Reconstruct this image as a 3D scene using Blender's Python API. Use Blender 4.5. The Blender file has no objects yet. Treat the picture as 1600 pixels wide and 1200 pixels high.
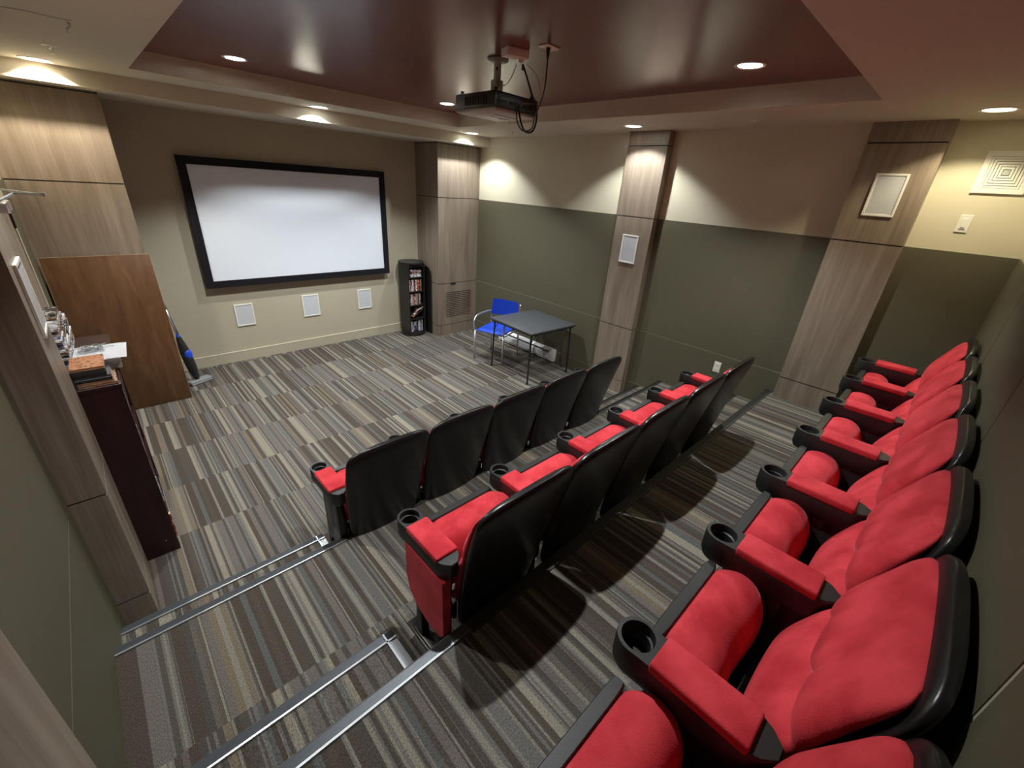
import bpy, bmesh, math, random
from mathutils import Vector, Matrix, Euler
random.seed(7)
SC = bpy.context.scene
COL = SC.collection
PI = math.pi
# ------------------------------------------------------------------ camera, world, exposure
CAM = dict(x=.4041, y=.2776, z=2.3707, yaw=-.7908, pitch=-.4409, roll=.0734, f=653.69)
def make_camera():
    cd = bpy.data.cameras.new('camera'); co = bpy.data.objects.new('camera', cd); COL.objects.link(co)
    yw, pt, rl = CAM['yaw'], CAM['pitch'], CAM['roll']
    fw = Vector((-math.sin(yw)*math.cos(pt), math.cos(yw)*math.cos(pt), math.sin(pt)))
    r = Vector((math.cos(yw), math.sin(yw), 0)); u = r.cross(fw)
    c, s = math.cos(rl), math.sin(rl)
    r2 = c*r + s*u; u2 = -s*r + c*u
    m = Matrix((r2, u2, -fw)).transposed().to_4x4(); m.translation = Vector((CAM['x'], CAM['y'], CAM['z']))
    co.matrix_world = m
    cd.sensor_width = 36; cd.lens = CAM['f']*36/1600; cd.clip_start = .03; cd.clip_end = 60
    SC.camera = co
make_camera()
w = bpy.data.worlds.new('world'); SC.world = w; w.use_nodes = True
w.node_tree.nodes['Background'].inputs[0].default_value = (.9, .95, 1, 1)
w.node_tree.nodes['Background'].inputs[1].default_value = .05
SC.view_settings.view_transform = 'Standard'; SC.view_settings.look = 'None'
SC.view_settings.gamma = 1; SC.view_settings.use_curve_mapping = False
SC.view_settings.exposure = 2.42
# ceiling downlights: x, y, ceiling height, watts, colour, label
H, HT = 2.99, 3.125
COOL, NEUT, WARM = (.96, 1, .985), (1, .985, .90), (1, .90, .70)
LIGHTS = [
 (.445, 5.57, H, 19, WARM, 'round recessed downlight above the wooden column left of the screen'),
 (2.504, 5.53, H, 22, COOL, 'round recessed downlight above the middle of the projection screen'),
 (4.567, 5.53, H, 20, COOL, 'round recessed downlight in front of the corner column with the louvres'),
 (4.606, 3.00, H, 18, COOL, 'round recessed downlight in front of the narrow side wall column'),
 (4.621, .448, H, 8.5, (1, .88, .58), 'round recessed downlight above the concentric square air vent'),
 (.445, 3.00, H, 24, NEUT, 'round recessed downlight above the bookcase on the left side'),
 (1.573, 4.722, HT, 44, COOL, 'small downlight in the maroon ceiling nearest the screen, left one'),
 (3.556, 4.685, HT, 44, COOL, 'small downlight in the maroon ceiling behind the projector'),
 (3.557, 1.575, HT, 36, COOL, 'small downlight in the maroon ceiling above the right end of the seats'),
 (1.573, 1.575, HT, 34, COOL, 'small downlight in the maroon ceiling above the aisle end of the seats'),
]
# ------------------------------------------------------------------ room numbers
W, D = 5.047, 6.504
ZG, ZG2, ZP, ZJ = 2.147, .870, .175, 2.8525
T1Y, T1Z, T2Y, T2Z = 2.323, .33, 1.200, .66
H1Y, H1Z, H2Y, H2Z = 2.600, .165, 1.484, .495
# ------------------------------------------------------------------ material helpers
def newmat(name):
    m = bpy.data.materials.new(name); m.use_nodes = True
    nt = m.node_tree; b = nt.nodes['Principled BSDF']; return m, nt, b
def N(nt, t, **kw):
    n = nt.nodes.new(t)
    for k, v in kw.items(): setattr(n, k, v)
    return n
def plain(name, col, rough=.5, metal=0, spec=.5, bump=0, bscale=60, var=0, sheen=0, coat=0):
    m, nt, b = newmat(name)
    b.inputs['Base Color'].default_value = (*col, 1); b.inputs['Roughness'].default_value = rough
    b.inputs['Metallic'].default_value = metal; b.inputs['Specular IOR Level'].default_value = spec
    if sheen:
        b.inputs['Sheen Weight'].default_value = sheen; b.inputs['Sheen Roughness'].default_value = .4
        b.inputs['Sheen Tint'].default_value = (*[min(1, c*1.6+.12) for c in col], 1)
    if coat: b.inputs['Coat Weight'].default_value = coat
    if bump or var:
        tc = N(nt, 'ShaderNodeNewGeometry'); nz = N(nt, 'ShaderNodeTexNoise'); nz.inputs['Scale'].default_value = bscale
        nz.inputs['Detail'].default_value = 4
        nt.links.new(tc.outputs['Position'], nz.inputs['Vector'])
        if bump:
            bp = N(nt, 'ShaderNodeBump'); bp.inputs['Strength'].default_value = bump; bp.inputs['Distance'].default_value = .01
            nt.links.new(nz.outputs['Fac'], bp.inputs['Height']); nt.links.new(bp.outputs[0], b.inputs['Normal'])
        if var:
            mx = N(nt, 'ShaderNodeMix', data_type='RGBA'); mx.inputs[6].default_value = (*[c*(1-var) for c in col], 1)
            mx.inputs[7].default_value = (*[min(1, c*(1+var)) for c in col], 1)
            nt.links.new(nz.outputs['Fac'], mx.inputs[0]); nt.links.new(mx.outputs[2], b.inputs['Base Color'])
    return m
def math_n(nt, op, a, b=None):
    n = N(nt, 'ShaderNodeMath', operation=op)
    for i, v in enumerate((a, b)):
        if v is None: continue
        if isinstance(v, (int, float)): n.inputs[i].default_value = v
        else: nt.links.new(v, n.inputs[i])
    return n.outputs[0]
def carpet(name, yphase):
    m, nt, b = newmat(name)
    g = N(nt, 'ShaderNodeNewGeometry'); sp = N(nt, 'ShaderNodeSeparateXYZ'); nt.links.new(g.outputs['Position'], sp.inputs[0])
    X, Y = sp.outputs[0], sp.outputs[1]
    ty = math_n(nt, 'FLOOR', math_n(nt, 'DIVIDE', math_n(nt, 'SUBTRACT', Y, yphase), .6125))
    tx = math_n(nt, 'FLOOR', math_n(nt, 'DIVIDE', X, .61))
    cb = N(nt, 'ShaderNodeCombineXYZ'); nt.links.new(tx, cb.inputs[0]); nt.links.new(ty, cb.inputs[1])
    wn = N(nt, 'ShaderNodeTexWhiteNoise', noise_dimensions='2D'); nt.links.new(cb.outputs[0], wn.inputs['Vector'])
    s = math_n(nt, 'ADD', X, math_n(nt, 'MULTIPLY', wn.outputs['Value'], 7.3))
    v = N(nt, 'ShaderNodeTexVoronoi', voronoi_dimensions='1D'); v.inputs['Scale'].default_value = 41; nt.links.new(s, v.inputs['W'])
    r = N(nt, 'ShaderNodeValToRGB'); r.color_ramp.interpolation = 'CONSTANT'
    cols = [(0, (.064, .051, .042)), (.16, (.105, .089, .078)), (.28, (.072, .058, .048)), (.42, (.215, .193, .157)),
            (.54, (.125, .109, .101)), (.65, (.064, .059, .055)), (.76, (.185, .170, .145)), (.86, (.150, .120, .085)), (.92, (.088, .091, .090))]
    e = r.color_ramp.elements
    e[0].position = 0; e[0].color = (*cols[0][1], 1); e[1].position = cols[1][0]; e[1].color = (*cols[1][1], 1)
    for p, c in cols[2:]:
        q = e.new(p); q.color = (*c, 1)
    sx = N(nt, 'ShaderNodeSeparateColor'); nt.links.new(v.outputs['Color'], sx.inputs[0]); nt.links.new(sx.outputs[0], r.inputs[0])
    # thin pinstripes laid over some bands
    v2 = N(nt, 'ShaderNodeTexVoronoi', voronoi_dimensions='1D'); v2.inputs['Scale'].default_value = 115; nt.links.new(s, v2.inputs['W'])
    s2 = N(nt, 'ShaderNodeSeparateColor'); nt.links.new(v2.outputs['Color'], s2.inputs[0])
    r2 = N(nt, 'ShaderNodeValToRGB'); r2.color_ramp.interpolation = 'CONSTANT'
    e = r2.color_ramp.elements; e[0].color = (.066, .057, .051, 1); e[1].position = .5; e[1].color = (.19, .172, .142, 1)
    q = e.new(.72); q.color = (.125, .122, .120, 1)
    nt.links.new(s2.outputs[1], r2.inputs[0])
    mx = N(nt, 'ShaderNodeMix', data_type='RGBA')
    gate = math_n(nt, 'MULTIPLY', math_n(nt, 'GREATER_THAN', sx.outputs[2], .58), .85)
    nt.links.new(gate, mx.inputs[0]); nt.links.new(r.outputs[0], mx.inputs[6]); nt.links.new(r2.outputs[0], mx.inputs[7])
    # ribs of the loops
    nz = N(nt, 'ShaderNodeTexNoise'); nz.inputs['Scale'].default_value = 1; nz.inputs['Detail'].default_value = 2
    mp = N(nt, 'ShaderNodeMapping'); mp.inputs['Scale'].default_value = (330, 130, 100)
    nt.links.new(g.outputs['Position'], mp.inputs[0]); nt.links.new(mp.outputs[0], nz.inputs['Vector'])
    m2 = N(nt, 'ShaderNodeMix', data_type='RGBA', blend_type='MULTIPLY'); m2.inputs[0].default_value = 1
    rr = N(nt, 'ShaderNodeValToRGB'); rr.color_ramp.elements[0].position = .3; rr.color_ramp.elements[0].color = (.5, .5, .5, 1)
    rr.color_ramp.elements[1].position = .7; rr.color_ramp.elements[1].color = (1.35, 1.35, 1.35, 1)
    nt.links.new(nz.outputs['Fac'], rr.inputs[0]); nt.links.new(mx.outputs[2], m2.inputs[6]); nt.links.new(rr.outputs[0], m2.inputs[7])
    nt.links.new(m2.outputs[2], b.inputs['Base Color'])
    bp = N(nt, 'ShaderNodeBump'); bp.inputs['Strength'].default_value = .4; bp.inputs['Distance'].default_value = .004
    nt.links.new(nz.outputs['Fac'], bp.inputs['Height']); nt.links.new(bp.outputs[0], b.inputs['Normal'])
    b.inputs['Roughness'].default_value = .95; b.inputs['Specular IOR Level'].default_value = .1
    return m
def wood(name, dark, mid, light, seed=0, rough=.45, sc=(10, 10, .75), coat=0):
    m, nt, b = newmat(name)
    g = N(nt, 'ShaderNodeNewGeometry'); mp = N(nt, 'ShaderNodeMapping'); mp.inputs['Scale'].default_value = sc
    mp.inputs['Location'].default_value = (seed*3.1, seed*1.7, seed)
    nt.links.new(g.outputs['Position'], mp.inputs[0])
    nz = N(nt, 'ShaderNodeTexNoise'); nz.inputs['Scale'].default_value = 1; nz.inputs['Detail'].default_value = 6; nz.inputs['Roughness'].default_value = .62
    nz.inputs['Distortion'].default_value = .6
    nt.links.new(mp.outputs[0], nz.inputs['Vector'])
    mp2 = N(nt, 'ShaderNodeMapping'); mp2.inputs['Scale'].default_value = (sc[0]*11, sc[1]*11, sc[2]*4)
    nt.links.new(g.outputs['Position'], mp2.inputs[0])
    n2 = N(nt, 'ShaderNodeTexNoise'); n2.inputs['Scale'].default_value = 1; n2.inputs['Detail'].default_value = 3; nt.links.new(mp2.outputs[0], n2.inputs['Vector'])
    f = math_n(nt, 'ADD', math_n(nt, 'MULTIPLY', nz.outputs['Fac'], .68), math_n(nt, 'MULTIPLY', n2.outputs['Fac'], .32))
    r = N(nt, 'ShaderNodeValToRGB'); e = r.color_ramp.elements
    e[0].position = .34; e[0].color = (*dark, 1); e[1].position = .66; e[1].color = (*light, 1); q = e.new(.5); q.color = (*mid, 1)
    nt.links.new(f, r.inputs[0]); nt.links.new(r.outputs[0], b.inputs['Base Color'])
    b.inputs['Roughness'].default_value = rough; b.inputs['Coat Weight'].default_value = coat
    return m
M = {}
M['carpet0'] = carpet('striped_carpet_floor', 3.375); M['carpet1'] = carpet('striped_carpet_tier', 1.667); M['carpet2'] = carpet('striped_carpet_top', .59)
M['laminate'] = wood('grey_walnut_laminate', (.155, .116, .085), (.220, .174, .134), (.290, .238, .188))
M['tablewood'] = wood('brown_table_laminate', (.062, .027, .010), (.098, .044, .017), (.135, .066, .028), 4, .42, (12, 12, 1.3))
M['edgeband'] = plain('tan_edge_band', (.38, .26, .15), .5)
M['mahogany'] = wood('dark_mahogany', (.012, .003, .004), (.020, .005, .006), (.032, .008, .009), 9, .3, (18, 18, 1))
M['gap'] = plain('dark_joint', (.012, .010, .009), .8)
M['beige'] = plain('beige_wall_paint', (.57, .535, .41), .75, bump=.05, bscale=220, var=.02)
M['tan'] = plain('tan_wall_paint', (.415, .375, .285), .75, bump=.05, bscale=220, var=.02)
M['green'] = plain('olive_wall_panel', (.092, .083, .051), .60, bump=.08, bscale=260, var=.06)
M['reveal'] = plain('pale_reveal', (.38, .36, .28), .5)
M['ceil'] = plain('ceiling_paint', (.59, .54, .435), .8, bump=.1, bscale=240, var=.02)
M['maroon'] = plain('maroon_ceiling_paint', (.150, .036, .034),   .26, spec=.9, bump=.015, bscale=160, var=.03)
M['white'] = plain('white_plastic', (.72, .72, .68), .4)
M['mesh'] = plain('speaker_mesh', (.52, .54, .58), .55, bump=.2, bscale=900)
M['screen'] = plain('projection_fabric', (.66, .705, .79), .85, spec=.2)
M['velvetblack'] = plain('black_velvet_frame', (.010, .009, .012), .9, spec=.15)
M['alu'] = plain('ribbed_aluminium', (.34, .355, .38), .42, metal=.9)
M['blackrub'] = plain('black_vinyl_nosing', (.045, .045, .043), .5)
M['black'] = plain('black_grained_plastic', (.017, .018, .018), .44, spec=.5, bump=.12, bscale=500)
M['blacksmooth'] = plain('black_smooth_plastic', (.009, .009, .0095), .31, spec=.5, bump=.05, bscale=300)
M['steel'] = plain('black_painted_steel', (.014, .014, .015), .35)
M['chrome'] = plain('chrome', (.75, .76, .78), .18, metal=1)
def velvet():
    m, nt, b = newmat('red_velour')
    g = N(nt, 'ShaderNodeNewGeometry')
    nz = N(nt, 'ShaderNodeTexNoise'); nz.inputs['Scale'].default_value = 9; nz.inputs['Detail'].default_value = 3; nt.links.new(g.outputs['Position'], nz.inputs['Vector'])
    r = N(nt, 'ShaderNodeValToRGB'); e = r.color_ramp.elements
    e[0].position = .35; e[0].color = (.42, .024, .034, 1); e[1].position = .65; e[1].color = (.60, .052, .066, 1)
    nt.links.new(nz.outputs['Fac'], r.inputs[0]); nt.links.new(r.outputs[0], b.inputs['Base Color'])
    b.inputs['Roughness'].default_value = .85; b.inputs['Specular IOR Level'].default_value = .15
    b.inputs['Sheen Weight'].default_value = .45; b.inputs['Sheen Roughness'].default_value = .35; b.inputs['Sheen Tint'].default_value = (1, .28, .34, 1)
    n2 = N(nt, 'ShaderNodeTexVoronoi'); n2.inputs['Scale'].default_value = 260; nt.links.new(g.outputs['Position'], n2.inputs['Vector'])
    bp = N(nt, 'ShaderNodeBump'); bp.inputs['Strength'].default_value = .25; bp.inputs['Distance'].default_value = .002
    nt.links.new(n2.outputs['Distance'], bp.inputs['Height']); nt.links.new(bp.outputs[0], b.inputs['Normal'])
    return m
M['red'] = velvet()
M['blue'] = plain('blue_plastic', (.014, .070, .62), .35)
M['silver'] = plain('silver_painted_tube', (.62, .63, .66), .3, metal=.8)
M['cardtop'] = plain('charcoal_vinyl_tabletop', (.055, .060, .068), .42, bump=.15, bscale=90, var=.25)
M['heater'] = plain('white_enamel', (.74, .75, .76), .35)
M['grey'] = plain('grey_plastic', (.22, .23, .24), .4)
M['lightgrey'] = plain('pale_grey_plastic', (.42, .44, .40), .4)
M['paper'] = plain('white_paper', (.78, .79, .85), .7)
M['towerblack'] = plain('black_wood_tower', (.014, .012, .012), .38)
M['cable'] = plain('black_cable', (.012, .012, .012), .5)
M['brass'] = plain('beige_wire', (.30, .20, .12), .5)
def emis(name, col, st):
    m, nt, b = newmat(name)
    b.inputs['Base Color'].default_value = (.8, .8, .8, 1); b.inputs['Emission Color'].default_value = (*col, 1); b.inputs['Emission Strength'].default_value = st
    return m
def cover(name, c1, c2, c3):
    m, nt, b = newmat(name)
    g = N(nt, 'ShaderNodeNewGeometry'); nz = N(nt, 'ShaderNodeTexNoise'); nz.inputs['Scale'].default_value = 38; nz.inputs['Detail'].default_value = 2
    nt.links.new(g.outputs['Position'], nz.inputs['Vector'])
    r = N(nt, 'ShaderNodeValToRGB'); e = r.color_ramp.elements
    e[0].position = .38; e[0].color = (*c1, 1); e[1].position = .62; e[1].color = (*c3, 1); q = e.new(.5); q.color = (*c2, 1)
    nt.links.new(nz.outputs['Fac'], r.inputs[0]); nt.links.new(r.outputs[0], b.inputs['Base Color']); b.inputs['Roughness'].default_value = .25
    return m
COVERS = [
 ('black', cover('case_black', (.015, .015, .018), (.03, .03, .035), (.35, .33, .3))),
 ('white', cover('case_white', (.6, .6, .6), (.75, .75, .75), (.25, .2, .2))),
 ('dark red', cover('case_red', (.25, .02, .015), (.4, .05, .03), (.6, .5, .4))),
 ('orange', cover('case_orange', (.30, .09, .045), (.42, .20, .11), (.16, .08, .05))),
 ('grey', cover('case_grey', (.16, .16, .18), (.3, .3, .33), (.55, .55, .58))),
 ('dark blue', cover('case_blue', (.02, .04, .16), (.05, .08, .25), (.5, .5, .55))),
 ('brown', cover('case_brown', (.10, .05, .03), (.2, .12, .08), (.4, .3, .22))),
]
# ------------------------------------------------------------------ mesh helpers
def V(*a): return Vector(a)
def box(bm, x0, x1, y0, y1, z0, z1, bev=0, seg=2, rot=None):
    r = bmesh.ops.create_cube(bm, size=1); vs = r['verts']
    for v in vs: v.co = V((x0+x1)/2+v.co.x*(x1-x0), (y0+y1)/2+v.co.y*(y1-y0), (z0+z1)/2+v.co.z*(z1-z0))
    if bev:
        es = list({e for v in vs for e in v.link_edges})
        rb = bmesh.ops.bevel(bm, geom=es, offset=bev, segments=seg, profile=.5, affect='EDGES')
        vs = list({v for f in rb['faces'] for v in f.verts} | {v for v in vs if v.is_valid})
    if rot: bmesh.ops.transform(bm, matrix=rot, verts=vs)
    return vs
def cyl(bm, c, r0, r1, h, n=24, axis='z', caps=True):
    rings = []
    for (rr, t) in ((r0, 0), (r1, h)):
        ring = []
        for k in range(n):
            a = 2*PI*k/n; p = (rr*math.cos(a), rr*math.sin(a), t)
            if axis == 'x': p = (p[2], p[0], p[1])
            if axis == 'y': p = (p[0], p[2], p[1])
            ring.append(bm.verts.new((c[0]+p[0], c[1]+p[1], c[2]+p[2])))
        rings.append(ring)
    for k in range(n): bm.faces.new((rings[0][k], rings[0][(k+1) % n], rings[1][(k+1) % n], rings[1][k]))
    if caps: bm.faces.new(rings[0][::-1]); bm.faces.new(rings[1])
def lathe(bm, c, prof, n=32, close=False):
    rings = [[bm.verts.new((c[0]+r*math.cos(2*PI*k/n), c[1]+r*math.sin(2*PI*k/n), c[2]+z)) for k in range(n)] for r, z in prof]
    m = len(rings)
    for i in range(m if close else m-1):
        a, b = rings[i], rings[(i+1) % m]
        for k in range(n): bm.faces.new((a[k], a[(k+1) % n], b[(k+1) % n], b[k]))
    return rings
def tube(bm, pts, r, n=8, caps=True):
    pts = [Vector(p) for p in pts]; rings = []
    t0 = (pts[1]-pts[0]).normalized(); up = V(0, 0, 1) if abs(t0.z) < .9 else V(1, 0, 0)
    nn = t0.cross(up).normalized()
    for i, p in enumerate(pts):
        t = ((pts[min(i+1, len(pts)-1)]-pts[max(i-1, 0)])).normalized()
        nn = (nn - t*nn.dot(t)).normalized(); bb = t.cross(nn)
        rr = r[i] if isinstance(r, (list, tuple)) else r
        rings.append([bm.verts.new(p+nn*rr*math.cos(2*PI*k/n)+bb*rr*math.sin(2*PI*k/n)) for k in range(n)])
    for a, b in zip(rings, rings[1:]):
        for k in range(n): bm.faces.new((a[k], a[(k+1) % n], b[(k+1) % n], b[k]))
    if caps: bm.faces.new(rings[0][::-1]); bm.faces.new(rings[-1])
def smoothpath(pts, sub=6):
    P = [Vector(p) for p in pts]; out = []
    for i in range(len(P)-1):
        p0, p1, p2, p3 = P[max(i-1, 0)], P[i], P[i+1], P[min(i+2, len(P)-1)]
        for k in range(sub):
            t = k/sub
            out.append(.5*((2*p1)+(p2-p0)*t+(2*p0-5*p1+4*p2-p3)*t*t+(3*p1-p0-3*p2+p3)*t**3))
    out.append(P[-1]); return out
def prism(bm, outline, axis, a, b):
    """extrude a closed 2-D outline between a and b along axis"""
    def P(u, v, t): return {'x': (t, u, v), 'y': (u, t, v), 'z': (u, v, t)}[axis]
    A = [bm.verts.new(P(u, v, a)) for u, v in outline]; B = [bm.verts.new(P(u, v, b)) for u, v in outline]
    n = len(outline)
    for k in range(n): bm.faces.new((A[k], A[(k+1) % n], B[(k+1) % n], B[k]))
    fa = bm.faces.new(A[::-1]); fb = bm.faces.new(B)
    return A+B
def loft(bm, rings, caps=True):
    R = [[bm.verts.new(p) for p in ring] for ring in rings]; n = len(R[0])
    for a, b in zip(R, R[1:]):
        for k in range(n): bm.faces.new((a[k], a[(k+1) % n], b[(k+1) % n], b[k]))
    if caps: bm.faces.new(R[0][::-1]); bm.faces.new(R[-1])
def obj(name, bm, mat, parent=None, smooth=False, sub=0, label=None, auto=None):
    bmesh.ops.recalc_face_normals(bm, faces=bm.faces)
    me = bpy.data.meshes.new(name); bm.to_mesh(me); bm.free()
    me.materials.append(mat if not isinstance(mat, str) else M[mat])
    if smooth:
        for p in me.polygons: p.use_smooth = True
        if auto: me.set_sharp_from_angle(angle=math.radians(auto))
    o = bpy.data.objects.new(name, me); COL.objects.link(o)
    if parent: o.parent = parent
    if sub:
        md = o.modifiers.new('smooth', 'SUBSURF'); md.levels = sub; md.render_levels = sub
    if label: o['label'] = label
    return o
def bxo(name, mat, dims, parent=None, bev=0, label=None):
    bm = bmesh.new(); box(bm, *dims, bev=bev); return obj(name, bm, mat, parent, smooth=bool(bev), auto=40 if bev else None, label=label)
def tag(o, label, cat, group=None, kind=None):
    o['label'] = label; o['category'] = cat
    if group: o['group'] = group
    if kind: o['kind'] = kind
    return o
def thing(name, label, cat, loc=(0, 0, 0), rz=0, group=None):
    o = bpy.data.objects.new(name, None); COL.objects.link(o); o.location = loc; o.rotation_euler = (0, 0, rz)
    o.empty_display_size = .1
    return tag(o, label, cat, group)
def struct(o, label=None):
    o['kind'] = 'structure'
    if label: o['label'] = label
    return o
def copy_tree(o, parent=None):
    c = o.copy(); COL.objects.link(c); c.parent = parent
    for ch in list(o.children): copy_tree(ch, c)
    return c
# ------------------------------------------------------------------ shell
T = .12
NTH = ['first', 'second', 'third', 'fourth', 'fifth', 'sixth', 'seventh', 'eighth', 'ninth', 'tenth', 'eleventh', 'twelfth', 'thirteenth', 'fourteenth', 'fifteenth', 'sixteenth', 'seventeenth', 'eighteenth', 'nineteenth', 'twentieth']
struct(bxo('floor', 'carpet0', (-T, W+T, T1Y-.05, D+T, -.12, 0)), 'striped carpet floor between the screen and the first row')
struct(bxo('floor', 'carpet1', (0, W, T2Y-.03, T1Y, -.12, T1Z)), 'first raised carpeted tier under the middle row')
struct(bxo('floor', 'carpet2', (0, W, 0, T2Y, -.12, T2Z)), 'top carpeted tier under the last row')
def stepo(x0, x1, y0, y1, z0, z1, mat, lab): return struct(bxo('floor', mat, (x0, x1, y0, y1, z0, z1)), lab)
stepo(0, 1.04, T1Y, H1Y, 0, H1Z, 'carpet0', 'lower carpeted half step beside the left wall')
stepo(0, .955, T2Y, H2Y, T1Z, H2Z, 'carpet1', 'upper carpeted half step beside the left wall')
stepo(3.86, W, T1Y, H1Y, 0, H1Z, 'carpet0', 'lower carpeted half step beside the right wall')
stepo(3.95, W, T2Y, H2Y, T1Z, H2Z, 'carpet1', 'upper carpeted half step beside the right wall')
struct(bxo('wall_front', 'tan', (-T, W+T, D, D+T, -.12, H+.3)))
struct(bxo('wall_right', 'beige', (W, W+T, -T, D, -.12, H+.3)))
struct(bxo('wall_left', 'beige', (-T, 0, -T, D, -.12, H+.3)))
struct(bxo('wall_back', 'beige', (0, W, -T, 0, -.12, H+.3)))
# olive panels with pale reveals (each stretch between columns is one panel set)
def panel_run(name, wallx, sgn, ys, zfloor):
    bm = bmesh.new(); bm2 = bmesh.new()
    for (y0, y1, zf) in ys:
        a, b = sorted((wallx, wallx+sgn*.012))
        zs = [zf, ZP, ZG2, ZG] if zf < ZP else [zf, ZG2, ZG]
        for q0, q1 in zip(zs, zs[1:]): box(bm, a, b, y0, y1, q0+(.004 if q0 != zf else 0), q1-(.004 if q1 != ZG else 0))
        a2, b2 = sorted((wallx, wallx+sgn*.009))
        for q in zs[1:-1]: box(bm2, a2, b2, y0, y1, q-.005, q+.005)
    o = obj(name, bm, 'green'); struct(o)
    r = obj('reveal', bm2, 'reveal', o); return o
o = panel_run('wall_right', W, -1, [(3.239, 5.909, 0), (T1Y, 2.766, 0), (1.2, T1Y, T1Z), (1.107, 1.2, T2Z), (0.012, .634, T2Z)], 0)
o['label'] = 'olive green lower cladding of the right wall'
o = panel_run('wall_left', 0, 1, [(5.22, 5.909, 0), (3.239, 4.28, 0), (T1Y, 2.766, 0), (1.2, T1Y, T1Z), (1.107, 1.2, T2Z), (0.012, .634, T2Z)], 0)
o['label'] = 'olive green lower cladding of the left wall'
bm = bmesh.new(); bm2 = bmesh.new()
xs = [0, 1.225, 2.46, 3.70, W]
for a, b in zip(xs, xs[1:]):
    for q0, q1 in ((T2Z, ZG2-.004), (ZG2+.004, ZG)): box(bm, a+.007, b-.007, 0, .012, q0, q1)
    if a: box(bm2, a-.009, a+.009, 0, .010, T2Z, ZG)
box(bm2, 0, W, 0, .009, ZG2-.005, ZG2+.005)
o = obj('wall_back', bm, 'green'); struct(o, 'olive green lower cladding behind the last row'); obj('reveal', bm2, 'reveal', o)
# front wall baseboard
bm = bmesh.new(); box(bm, .763, 4.265, D-.014, D, 0, .132)
o = obj('baseboard_front', bm, 'tan'); struct(o)
bm = bmesh.new(); box(bm, .763, 4.265, D-.016, D, .132, .138); obj('top_edge', bm, 'beige', o)
# ceiling with tray and can holes
TX0, TX1, TY0, TY1 = .945, 4.094, .949, 5.193
def ceiling():
    bm = bmesh.new(); box(bm, -T, W+T, -T, D+T, H, HT)
    o = obj('ceiling', bm, 'ceil')
    bm = bmesh.new(); box(bm, TX0, TX1, TY0, TY1, H-.05, HT+.05)
    for (x, y, z, *_r) in LIGHTS:
        if z == H: cyl(bm, (x, y, H-.05), .080, .080, .3, 32)
    cut = obj('cut', bm, 'ceil')
    bm = bmesh.new(); box(bm, TX0-.3, TX1+.3, TY0-.3, TY1+.3, HT, HT+.12)
    red = obj('ceiling', bm, 'maroon')
    bm = bmesh.new()
    for (x, y, z, *_r) in LIGHTS:
        if z == HT: cyl(bm, (x, y, HT-.05), .072, .072, .3, 32)
    cut2 = obj('cut', bm, 'ceil')
    for a, c in ((o, cut), (red, cut2)):
        md = a.modifiers.new('b', 'BOOLEAN'); md.operation = 'DIFFERENCE'; md.object = c; md.solver = 'EXACT'
    dg = bpy.context.evaluated_depsgraph_get(); dg.update()
    for a in (o, red):
        me = bpy.data.meshes.new_from_object(a.evaluated_get(dg)); a.modifiers.clear(); a.data = me
    for c in (cut, cut2): bpy.data.objects.remove(c)
    struct(o, 'beige lower ceiling around the recessed tray'); struct(red, 'dark maroon recessed tray ceiling')
    # hairline crack and scuff on the beige ceiling
    bm = bmesh.new()
    tube(bm, [(.371, 3.90, H-.0005), (.46, 3.87, H-.0005), (.567, 3.885, H-.0005), (.62, 3.87, H-.0005)], .0018, 4)
    obj('crack', bm, 'grey', o)
    bm = bmesh.new()
    tube(bm, smoothpath([(.605, 3.93, H-.001), (.614, 4.02, H-.001), (.603, 4.12, H-.001), (.609, 4.24, H-.001)], 3), [.006, .005, .006, .005, .004, .006, .005, .004, .003, .004][:10], 5)
    obj('scuff_mark', bm, 'grey', o)
    return o
ceiling()
bm = bmesh.new(); box(bm, 0, W, 5.698, D, 2.867, H)
struct(obj('trim_1', bm, 'ceil'), 'beige soffit along the front wall above the screen')
# ------------------------------------------------------------------ wood columns
def column(n, x0, x1, y0, y1, zb, zt, joints, lab, grille=False, small=0):
    root = bpy.data.objects.new(f'trim_{n}', None); COL.objects.link(root); struct(root, lab)
    bm = bmesh.new(); box(bm, x0+.006*(x0 > .01), x1-.006*(x1 < W-.01), y0+.006, y1-.006*(y1 < D-.01), zb, zt); obj('core', bm, 'gap', root)
    zs = [zb]+[j for j in joints if j > zb+.02]+[zt]
    for a, b in zip(zs, zs[1:]):
        bm = bmesh.new()
        z0, z1 = a+(.005 if a != zb else 0), b-(.005 if b != zt else 0)
        if grille and a == ZP:
            gx0, gx1, gz0, gz1 = 4.408, 4.920, .300, .735
            yb = y0+.02
            box(bm, x0, gx0, y0, y1, z0, z1); box(bm, gx1, x1, y0, y1, z0, z1)
            box(bm, gx0, gx1, y0, yb, z0, gz0); box(bm, gx0, gx1, y0, yb, gz1, z1)
            k = 14; p = (gz1-gz0)/k
            for i in range(k): box(bm, gx0, gx1, y0, yb, gz0+i*p+.015, gz0+(i+1)*p)
        else: box(bm, x0, x1, y0, y1, z0, z1)
        obj('panel', bm, 'laminate', root)
    return root
JS = [ZP, ZG2, ZG, ZJ]
column(2, 4.2655, W, 5.909, D, 0, 2.867, JS, 'wooden corner column right of the screen with louvred vent', grille=True)
column(3, 0, .766, 5.909, D, 0, 2.867, JS, 'wide wooden column left of the screen')
column(4, W-.1145, W, 2.766, 3.239, 0, H, JS, 'narrow wooden column on the right wall beside the card table')
column(5, W-.1145, W, .634, 1.107, T2Z, H, JS, 'wooden column on the right wall beside the last row')
column(6, 0, .15, 2.766, 3.239, 0, H, JS, 'wooden column on the left wall in front of the bookcase')
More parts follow.
